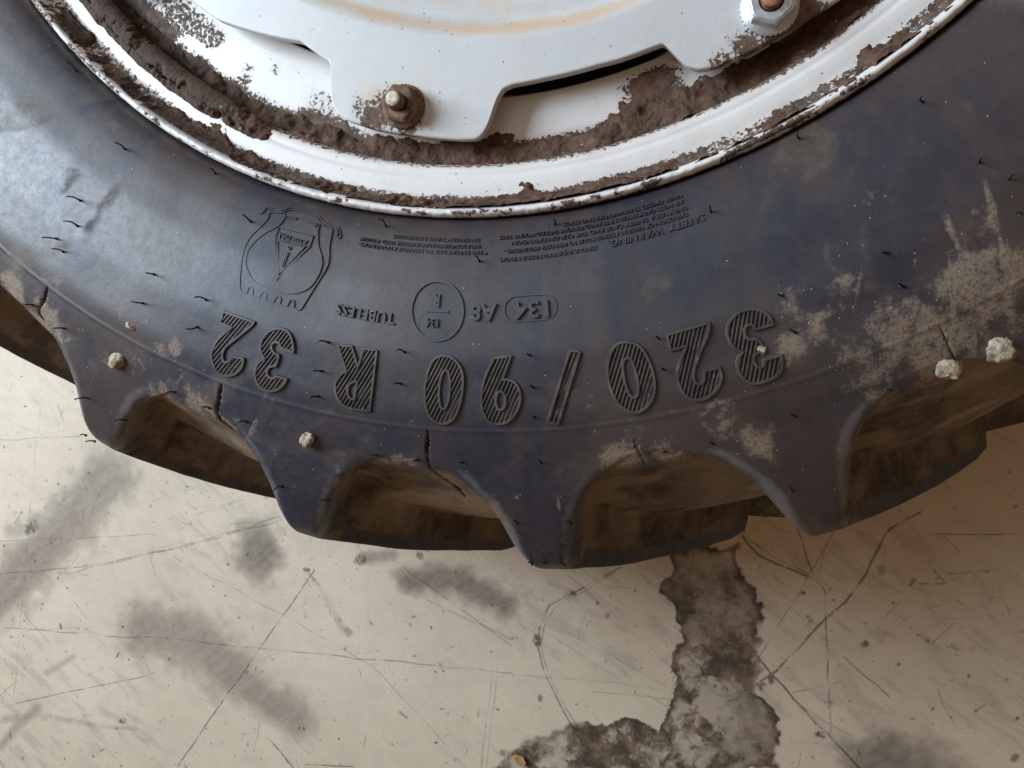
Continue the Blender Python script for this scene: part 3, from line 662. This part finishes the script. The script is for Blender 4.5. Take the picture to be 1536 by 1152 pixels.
for i, (tip, base) in enumerate(SP):
    B = np.array(on_tyre(*base)); d_px = math.hypot(tip[0]-base[0], tip[1]-base[1])
    h = .0035+.0085*min(1, d_px/14)*(.85+.3*random.random())
    Tp = at(tip[0], tip[1], B[2]+h); lat = np.hypot(*(Tp-B)[:2])
    for _ in range(6):                                  # keep the hair from lying flatter than it stands
        if lat > h*1.5: h *= .85; Tp = at(tip[0], tip[1], B[2]+h); lat = np.hypot(*(Tp-B)[:2])
    D = Tp-B; side = np.array((-D[1], D[0], 0)); side /= np.linalg.norm(side)+1e-9
    bend = random.uniform(-.10, .10)
    Vs, Fs = [], []; n = 6; segs = 5
    up = np.cross(side, D/np.linalg.norm(D))
    for k in range(segs+1):
        t = k/segs; c_ = D*t+side*bend*np.linalg.norm(D)*math.sin(t*3.1)+up*.10*np.linalg.norm(D)*math.sin(t*3.1)
        rad = (.0011 if k == 0 else .00060)*(1-.25*t)
        for j in range(n):
            a = 2*math.pi*j/n; Vs.append(c_+rad*(math.cos(a)*side+math.sin(a)*up)-(np.array((0, 0, .0006)) if k == 0 else 0))
    for k in range(segs):
        for j in range(n): Fs.append((k*n+j, k*n+(j+1) % n, (k+1)*n+(j+1) % n, (k+1)*n+j))
    Fs.append(tuple(range(segs*n, segs*n+n)))
    o = mesh_py('vent_spew', Vs, Fs, SPEW, tyre, True); o.location = B

# ------------------------------------------------------------------ rim, mud and disc
def lathe_grid(prof, n_between, thetas):
    P = np.array(prof); q_ = np.concatenate([[0], np.cumsum(np.hypot(*np.diff(P, axis=0).T))])
    s_ = np.linspace(0, q_[-1], n_between)
    return smooth_curve(q_, P[:, 0], s_, .004), smooth_curve(q_, P[:, 1], s_, .004), s_
tcols = np.concatenate([np.arange(-158, -35, .13), np.arange(-35, 202, 1.5)])
rp = [(.4205, .2700), (.4262, .2790), (.4285, .2885), (.4281, .2935), (.4262, .2968), (.4238, .2965), (.4218, .2930), (.4195, .2870), (.4165, .2825), (.4120, .2805), (.4060, .2805), (.4010, .2800), (.3990, .2786), (.3960, .2788), (.3925, .2775), (.3905, .2740), (.3890, .2650), (.3870, .2500), (.3830, .2420), (.3760, .2390), (.368, .2400)]
rr, rz, rs = lathe_grid(rp, 115, tcols)
TH2, RR = np.meshgrid(tcols, rr); ZZ = np.repeat(rz[:, None], len(tcols), 1)
arc = TH2/57.3*.41
leftness = ss(-TH2, 112, 132)
lip = np.exp(-((RR-.4258)/.003)**2)*(ZZ > .289)
RR = RR+lip*(fbm(arc*210, arc*0+3, 4, 61)-.5)*.0011; ZZ = ZZ+lip*(fbm(arc*330, RR*380, 3, 63)-.5)*.0009
dirt = np.zeros_like(RR)
dirt = np.maximum(dirt, .66*ss(RR, .4075, .415)*(1-ss(ZZ, .290, .294))*(.55+.8*fbm(arc*18, RR*30, 3, 64)))
dirt = np.maximum(dirt, .5*leftness*ss(RR, .404, .414)*(1-ss(ZZ, .289, .294)))
dirt = np.maximum(dirt, .55*(1-ss(RR, .391, .397)))
dirt = np.maximum(dirt, .75*leftness*(1-ss(RR, .3985, .4065)))
dirt += .18*ss(fbm(arc*14, RR*60, 3, 65), .5, .7)
dirt += .62*lip*ss(fbm(arc*70, RR*160, 4, 67), .46, .66)
dirt = np.maximum(dirt, .7*ss(RR, .4270, .4280)*(1-ss(ZZ, .2925, .2955))*fbm(arc*40, ZZ*50, 3, 68)*1.5)
rim = mesh_np('rim', np.stack([RR*np.cos(np.radians(TH2)), RR*np.sin(np.radians(TH2)), ZZ], -1).reshape(-1, 3), grid_faces(len(rr), len(tcols), True), PAINT, wheel,
              dict(dirt=np.clip(dirt, 0, 1), stain=np.clip(.25*leftness+.1, 0, 1)*ss(fbm(arc*20, RR*80, 3, 69), .45, .7), rust=.5*ss(fbm(arc*9, RR*30, 3, 71), .5, .7)))

# mud: crust on the flange slope and a thick bank in the channel (one mass, relief is geometry)
mcols = np.concatenate([np.arange(-152, -40, .11), np.arange(-40, 208, 1.5)])
def mud_sheet(name, prof, n, thick, wet):
    P = np.array(prof); q_ = np.concatenate([[0], np.cumsum(np.hypot(*np.diff(P, axis=0).T))]); s_ = np.linspace(0, q_[-1], n)
    a, b_ = smooth_curve(q_, P[:, 0], s_, .004), smooth_curve(q_, P[:, 1], s_, .004)
    da, db = np.gradient(a), np.gradient(b_); L = np.hypot(da, db); na, nb_ = -db/L, da/L
    if nb_.mean() < 0: na, nb_ = -na, -nb_
    T2, A2 = np.meshgrid(mcols, a); B2 = np.repeat(b_[:, None], len(mcols), 1)
    t = thick(T2, A2)
    A2 = A2+na[:, None]*t; B2 = B2+nb_[:, None]*t
    V_ = np.stack([A2*np.cos(np.radians(T2)), A2*np.sin(np.radians(T2)), B2], -1).reshape(-1, 3)
    f = grid_faces(n, len(mcols), True)
    o = mesh_np(name, V_, f, MUD, wheel, dict(wet=wet(T2, A2)))
    o['kind'] = 'stuff'; return o
def wetf(T2, A2):
    a = T2/57.3*.4
    return np.clip(.95*ss(-T2, 108, 128)*(.55+.7*fbm(a*40, A2*120, 3, 81))+.35*ss(fbm(a*12, A2*40, 3, 83), .55, .75), 0, 1)
def crust(T2, A2):
    a = T2/57.3*.41
    amt = np.interp(T2, [-150, -138, -128, -118, -108, -96, -88, -84, -78, -70, -63, -60, -55, -50, -40], [.66, .70, .62, .62, .60, .58, .66, .76, .62, .56, .52, .50, .44, .50, .5])
    band = ss(A2, .4085, .4170)-.35*ss(A2, .4218, .4238)*0
    patch = 1.05*np.exp(-((T2+85.9)/1.15)**2)*ss(A2, .401, .408)+.8*np.exp(-((T2+55.5)/.9)**2)*ss(A2, .404, .409)+1.0*np.exp(-((T2+119)/2.6)**2)*ss(A2, .400, .406)+.45*np.exp(-((T2+63)/1.2)**2)*ss(A2, .408, .412)
    n = fbm(a*55, A2*75, 5, 85, .6)
    v = band*amt+patch*.55+(n-.5)*1.35+.35*(fbm(a*260, A2*260, 3, 86)-.5)-.50
    left = ss(-T2, 108, 124)*ss(-A2, -.4065, -.4005)
    v = np.maximum(v, left*1.2-.42+(n-.5)*1.2)
    v = v+left*(2.6*(fbm(a*75, A2*110, 5, 88, .66)-.5)+.15)
    return np.clip(v*.0085, -.0012, .0024+.0035*left)+(fbm(a*420, A2*420, 3, 87)-.5)*.0007
mud_sheet('mud_crust', [(.4232, .2955), (.4218, .2930), (.4195, .2870), (.4165, .2825), (.4120, .2805), (.4060, .2805), (.4010, .2800), (.3990, .2786), (.3960, .2788), (.3925, .2775), (.3905, .2740)], 52, crust, wetf)
def bank(T2, A2):
    a = T2/57.3*.38
    big = (fbm(a*26, A2*40, 3, 91)-.5)*.007
    fine_ = (fbm(a*120, A2*120, 4, 93, .6)-.5)*.0055
    lum = ss(fbm(a*60, A2*60, 2, 95), .62, .8)*.003
    step_ = np.interp(T2, [-152, -125, -112, -95, -80, -40], [-.004, -.003, 0, .001, .0015, .002])
    jag = (fbm(a*90, A2*20, 3, 97)-.5)*.0040
    innr = -.010*ss(-A2, -.366, -.352)-.030*ss(T2, -73.5, -71.0)*ss(-(A2+jag), -.3850, -.3822)-.009*np.exp(-((T2+93)/7)**2)*ss(-(A2+jag), -.3850, -.3800)
    return big+fine_+lum+step_
mud_sheet('mud_bank', [(.3925, .2710), (.3905, .2700), (.388, .2685), (.384, .2670), (.379, .2652), (.374, .2625), (.369, .2600), (.362, .2575), (.352, .2550)], 64, bank, wetf)

# lower ring the disc is bolted to
gp = [(.388, .2520), (.384, .2590), (.379, .2625), (.372, .2635), (.360, .2640), (.348, .2642), (.3425, .2640), (.3415, .2630), (.3412, .2560)]
gr, gz, gs = lathe_grid(gp, 60, tcols)
T3, A3 = np.meshgrid(tcols, gr); Z3 = np.repeat(gz[:, None], len(tcols), 1); a3 = T3/57.3*.36
A3 = A3-(A3 < .3440)*.0115*ss(-T3, 106, 112)+(A3 < .3440)*.0032*ss(-T3, 68, 74)*ss(T3, -92, -84)
A3 = np.where((T3 > -71.5) & (A3 > .371), .371, A3)
d3 = .72*ss(A3, .366, .379)+.58*ss(-T3, 106, 118)*ss(fbm(a3*26, A3*34, 4, 101), .36, .60)*ss(A3, .338, .352)+.45*ss(-T3, 104, 108)*(1-ss(-T3, 111, 114))*ss(A3, .342, .36)
d3 += .95*np.exp(-((T3+72.6)/3.3)**2)*ss(A3, .343, .356)*(.7+.6*fbm(a3*40, A3*50, 3, 105))
ring = mesh_np('clamp_ring', np.stack([A3*np.cos(np.radians(T3)), A3*np.sin(np.radians(T3)), Z3], -1).reshape(-1, 3), grid_faces(len(gr), len(tcols), True), PAINT, wheel,
               dict(dirt=np.clip(d3, 0, 1), stain=.25*ss(fbm(a3*15, A3*40, 3, 103), .5, .7), rust=.45*ss(T3, -79, -75)*(1-ss(T3, -74, -70))))
# back wall of the hollow behind the disc, its shade painted as near-black colour
bk = np.array([(.400, .236), (.33, .232), (.24, .230)])
tb = np.arange(0, 360, 3.0); Tb, ib = np.meshgrid(tb, np.arange(3))
mesh_np('rim_well', np.stack([bk[ib, 0]*np.cos(np.radians(Tb)), bk[ib, 0]*np.sin(np.radians(Tb)), bk[ib, 1]], -1).reshape(-1, 3), grid_faces(3, len(tb), True), DARK, wheel)

# disc: flat plate with bolt lobes, 8 mm thick
LOBE = [(-10.9, .3358), (-10.2, .3366), (-9.85, .3395), (-9.3, .3520), (-8.6, .3632), (-7.7, .3686), (-6.4, .3712), (-3.2, .3734), (1.2, .3742), (6.4, .3764), (7.9, .3762), (8.5, .3738), (9.1, .3680), (9.65, .3585), (10.2, .3505), (10.9, .3452), (12.0, .3434)]
CENT = [-98.8, -60.6, -20.0, 20.0, 60.0, 100.0, 140.0, 180.0, 214.0]
ang_p, rad_p = [], []
for c_ in CENT:
    for a, r in LOBE:
        if a < -9.5 and c_ > -90: r = max(r, .3444+.0004*(a+10.9))
        ang_p.append(c_+a); rad_p.append(r)
o_ = np.argsort(ang_p); ang_p = np.array(ang_p)[o_]; rad_p = np.array(rad_p)[o_]
# between lobes the edge runs a little closer in at the middle
ext_a, ext_r = list(ang_p), list(rad_p)
for c_ in CENT: ext_a += [c_+15.5, c_+21.5, c_-14.5]; ext_r += [.3428, .3430, .3300 if c_ < -90 else .3440]
ext_a = np.array(ext_a); ext_r = np.array(ext_r); k_ = np.argsort(ext_a); ext_a, ext_r = ext_a[k_], ext_r[k_]
pc = np.concatenate([np.arange(-150, -40, .1), np.arange(-40, 210, .5)])
RO = np.interp(np.where(pc < ext_a[0], pc+360, np.where(pc > ext_a[-1], pc-360, pc)), ext_a, ext_r, period=360)
kern = np.hanning(11); kern /= kern.sum(); RO = np.convolve(np.concatenate([RO[-5:], RO, RO[:5]]), kern, 'valid')
# section: hub bore, dished middle, flat rim, rounded edge, side, underside
inner = [(.236, .2600), (.245, .2648), (.262, .2690), (.281, .2735), (.2905, .2768)]
nin = 46; si = np.linspace(0, 1, nin); ia = np.interp(si, np.linspace(0, 1, 5), [p[0] for p in inner]); iz = smooth_curve(np.linspace(0, 1, 5), np.array([p[1] for p in inner]), si, .3)
nout = 84; so = np.linspace(0, 1, nout)[1:]
ROT = RO[None, :]
stepz = lambda Rr, TT_: .2770+.0080*ss(Rr, .288+.0125*ss(TT_, -112, -70), .306+.0125*ss(TT_, -112, -70))
A4 = [np.repeat(ia[:, None], len(pc), 1)]; rim_in = .2905
A4.append(rim_in+(ROT-.0012-rim_in)*so[:, None])
A4 = np.concatenate(A4); T4 = np.repeat(pc[None, :], len(A4), 0)
Z4 = np.where(A4 <= rim_in, 0, 0)+stepz(A4, T4); Z4[:nin] = iz[:, None]+(stepz(np.full((1, len(pc)), rim_in), pc[None, :])-iz[-1])
ex_r = [ROT-.0004, ROT, ROT, ROT-.0005, ROT-.0015]; ex_z = [.2846, .2838, .2785, .2776, .2772]
edge_r = np.concatenate([e for e in ex_r]); edge_z = np.repeat(np.array(ex_z)[:, None], len(pc), 1)
under_r = np.concatenate([ROT*0+.30, ROT*0+.25]); under_z = np.repeat(np.array([[.2740], [.2560]]), len(pc), 1)
A4 = np.concatenate([A4, edge_r, under_r]); Z4 = np.concatenate([Z4, edge_z, under_z]); T4 = np.repeat(pc[None, :], len(A4), 0)
X4, Y4 = A4*np.cos(np.radians(T4)), A4*np.sin(np.radians(T4)); a4 = T4/57.3*.35
def near_px(x, y, rad, v, zz=.285):
    P = at(x, y, zz); return v*np.exp(-((X4-P[0])**2+(Y4-P[1])**2)/(rad/2300)**2)
d4 = np.zeros_like(X4)
for g in [(560, 175, 38, .75), (585, 165, 40, .8), (610, 190, 30, .7), (540, 160, 25, .55), (640, 185, 28, .38), (690, 205, 12, .25), (1085, 95, 28, .62), (1120, 70, 30, .75), (1165, 60, 30, .85), (1200, 20, 45, .9), (1180, 40, 40, .9), (1065, 112, 16, .5), (1100, 40, 20, .3), (660, 160, 25, .25), (655, 130, 40, .2)]:
    d4 = np.maximum(d4, near_px(*g))
d4 = np.clip(d4, 0, 1)
st4 = 1.05*np.exp(-((A4-(.2975+.0135*ss(T4, -112, -70)))/.0065)**2)*(.35+.9*fbm(a4*25, A4*90, 3, 111))+.9*(1-ss(A4, .276, .292))
for g in [(590, 165, 75, .7), (1170, 60, 70, .5), (600, 125, 25, .5), (680, 165, 25, .35), (830, 200, 30, .3), (560, 10, 30, .5), (750, 0, 50, .8)]: st4 = np.maximum(st4, near_px(*g)*fbm(a4*60, A4*60, 3, 113)*1.5)
r4 = .85*(1-ss(A4, .270, .287))+.45*near_px(600, 170, 60, 1)+.4*near_px(1180, 40, 60, 1)
d4 = np.maximum(d4, .85*(1-ss(A4, .274, .286))*np.exp(-((T4+92)/7)**2))
d4 = np.maximum(d4, .75*(1-ss(A4, .262, .275)))
disc = mesh_np('wheel_disc', np.stack([X4, Y4, Z4], -1).reshape(-1, 3), grid_faces(len(A4), len(pc), True), PAINT2, wheel, dict(dirt=d4, stain=np.clip(st4, 0, 1), rust=np.clip(r4, 0, 1)))

# ------------------------------------------------------------------ nuts and studs
def ring_solid(name, rings, n, mat, parent, smooth=True, rot=0.0, cap=True):
    """rings: list of (radius or function(angle), z)"""
    Vs, Fs = [], []
    for rf, z in rings:
        for j in range(n):
            a = 2*math.pi*j/n+rot; r = rf(a-rot) if callable(rf) else rf
            Vs.append((r*math.cos(a), r*math.sin(a), z))
    for i in range(len(rings)-1):
        for j in range(n): Fs.append((i*n+j, i*n+(j+1) % n, (i+1)*n+(j+1) % n, (i+1)*n+j))
    if cap: Fs.append(tuple(range((len(rings)-1)*n, len(rings)*n)))
    return mesh_py(name, Vs, Fs, mat, parent, smooth)
def hexr(af, c=0.0):
    return lambda a: min(af/2/math.cos((a+math.pi/6) % (math.pi/3)-math.pi/6), af/2*(1.1547-c))
def nut(a_deg, r, hexaf, fl_r, hn, hs, rs, mats, rot, worn):
    m_fl, m_nut, m_stud, m_tip = mats
    P = (r*math.cos(R(a_deg)), r*math.sin(R(a_deg)), .2850)
    n = ring_solid('wheel_nut', [(hexr(hexaf, worn), 0.0), (hexr(hexaf, worn), hn-.0016), (hexr(hexaf-.0016, worn+.03), hn-.0004), (hexr(hexaf-.0034, worn+.08), hn), (rs+.0012, hn), (rs+.0002, hn-.0016)], 48, m_nut, wheel, False, rot, False)
    n.location = P
    teeth = lambda k: (lambda a: fl_r*k*(1+.018*math.sin(a*36)))
    ring_solid('flange', [(teeth(1), -.0006), (teeth(1), .0016), (lambda a: fl_r*.97, .0026), (hexaf*.5, .0042)], 144, m_fl, n, False)
    Rg = []; k = 0; z = -.002
    while z < hs-.0012:
        Rg.append((rs*(1.0 if k % 2 else .915), z)); z += .00085; k += 1
    Rg += [(rs*.93, hs-.0010), (rs*.86, hs-.0003)]
    ring_solid('stud', Rg, 28, m_stud, n, True, 0, True)
    ring_solid('stud_tip', [(rs*.90, hs-.0006), (rs*.84, hs+.0002), (rs*.5, hs+.0004)], 24, m_tip, n, True)
    return n
nut(-99.0, .3565, .0228, .0146, .0118, .0218, .0054, (RUST, RUST, RUST, CREAM), .3, .035)
nut(-60.15, .3565, .0255, .0172, .0120, .0165, .0062, (ZINC, ZINC, RUST, RUST_O), .22, .0)
nut(-146.0, .3565, .0240, .0150, .0120, .0180, .0058, (RUST, ZINC, RUST, RUST_O), .6, .03)
for c_ in CENT[2:-1]: nut(c_, .3565, .0240, .0150, .0120, .0180, .0058, (ZINC, ZINC, RUST, RUST_O), c_, .02)

# ------------------------------------------------------------------ loose things stuck on the wheel and lying about
def lump(name, label, cat, px_, py_, size, mat, seed, flat=.7, z=None, stretch=1.0):
    bm = bmesh.new(); bmesh.ops.create_icosphere(bm, subdivisions=4, radius=1)
    rn = np.random.RandomState(seed); ds = rn.normal(size=(9, 3)); ds /= np.linalg.norm(ds, axis=1, keepdims=True); am = rn.uniform(.60, 1.0, 9)
    for v in bm.verts:
        p = np.array(v.co); k = min([1.0]+[a_/float(p@d_) for a_, d_ in zip(am, ds) if p@d_ > .1])
        nse = 1+.5*(float(fbm(p[0]*2.2+seed, p[1]*2.2+p[2]*1.7, 4, seed))-.5)+.25*(float(fbm(p[0]*6+seed, p[1]*6+p[2]*5, 3, seed+9))-.5)
        v.co = Vector(p*k*nse)
    me = bpy.data.meshes.new(name)
    for v in bm.verts: v.co = Vector((v.co.x*size*stretch, v.co.y*size, v.co.z*size*flat))
    bm.to_mesh(me); bm.free(); me.polygons.foreach_set('use_smooth', [True]*len(me.polygons)); me.materials.append(mat)
    o = link(bpy.data.objects.new(name, me)); B = on_tyre(px_, py_) if z is None else at(px_, py_, z)
    o.location = (B[0], B[1], B[2]+size*flat*.30); o.rotation_euler = (0, 0, seed*1.3)
    tag(o, label, cat); o['group'] = 'clay lumps stuck on the tyre'
    return o
lump('clay_lump', 'pale clay lump on the tyre shoulder just above the leftmost full tread lug', 'clay lump', 178, 541, .0056, CLAY, 3, .8, None, 1.35)
lump('clay_lump', 'pale clay lump at the lug root below the left ribbed digit 3', 'clay lump', 463, 658, .0056, CLAY, 7, .85)
lump('clay_lump', 'square cream clay lump beside the right valley crack of the tyre', 'clay lump', 1422, 554, .0065, CLAY, 11, .75, None, 1.05)
lump('clay_lump', 'largest cream clay lump, at the far right edge of the tyre shoulder', 'clay lump', 1500, 526, .0078, CLAY, 13, .75, None, .92)
lump('clay_lump', 'tiny clay crumb lodged in the ribbed digit 3 at the right end', 'clay lump', 1143, 524, .0028, CLAY, 17, .6)
lump('clay_lump', 'small tan clay crumb on a rubber hair left of the ribbed digit 2', 'clay lump', 196, 489, .0026, CLAY, 19, .7, None, 1.5)
# curled leaf scrap on the mud
def curl(name, label, px_, py_, z, L, W, mat, rot):
    Vs, Fs = [], []; n, m = 14, 6
    for i in range(n+1):
        t = i/n*2-1; wd = W*math.sqrt(max(0, 1-t*t))*(1+.25*math.sin(5*t))+.0002
        for j in range(m+1):
            u = j/m*2-1; Vs.append((t*L/2, u*wd/2, .0010*u*u*2+.0012*t*t+.0004*math.sin(7*t+3*u)))
    for i in range(n):
        for j in range(m): Fs.append((i*(m+1)+j, (i+1)*(m+1)+j, (i+1)*(m+1)+j+1, i*(m+1)+j+1))
    o = mesh_py(name, Vs, Fs, mat, None, True)
    sm = o.modifiers.new('thickness', 'SOLIDIFY'); sm.thickness = .0004
    o.location = at(px_, py_, z); o.rotation_euler = (R(14), R(-6), rot); return o
tag(curl('leaf_scrap', '', 528, 239, .2700, .0125, .0050, LEAF, R(-2)), 'curled orange brown leaf scrap lying on the mud in the rim channel', 'leaf')
tag(curl('leaf_scrap', '', 779, 1136, .0012, .019, .0090, LEAF, R(-30)), 'small reddish brown leaf scrap on the floor at the edge of the dark stain', 'leaf')
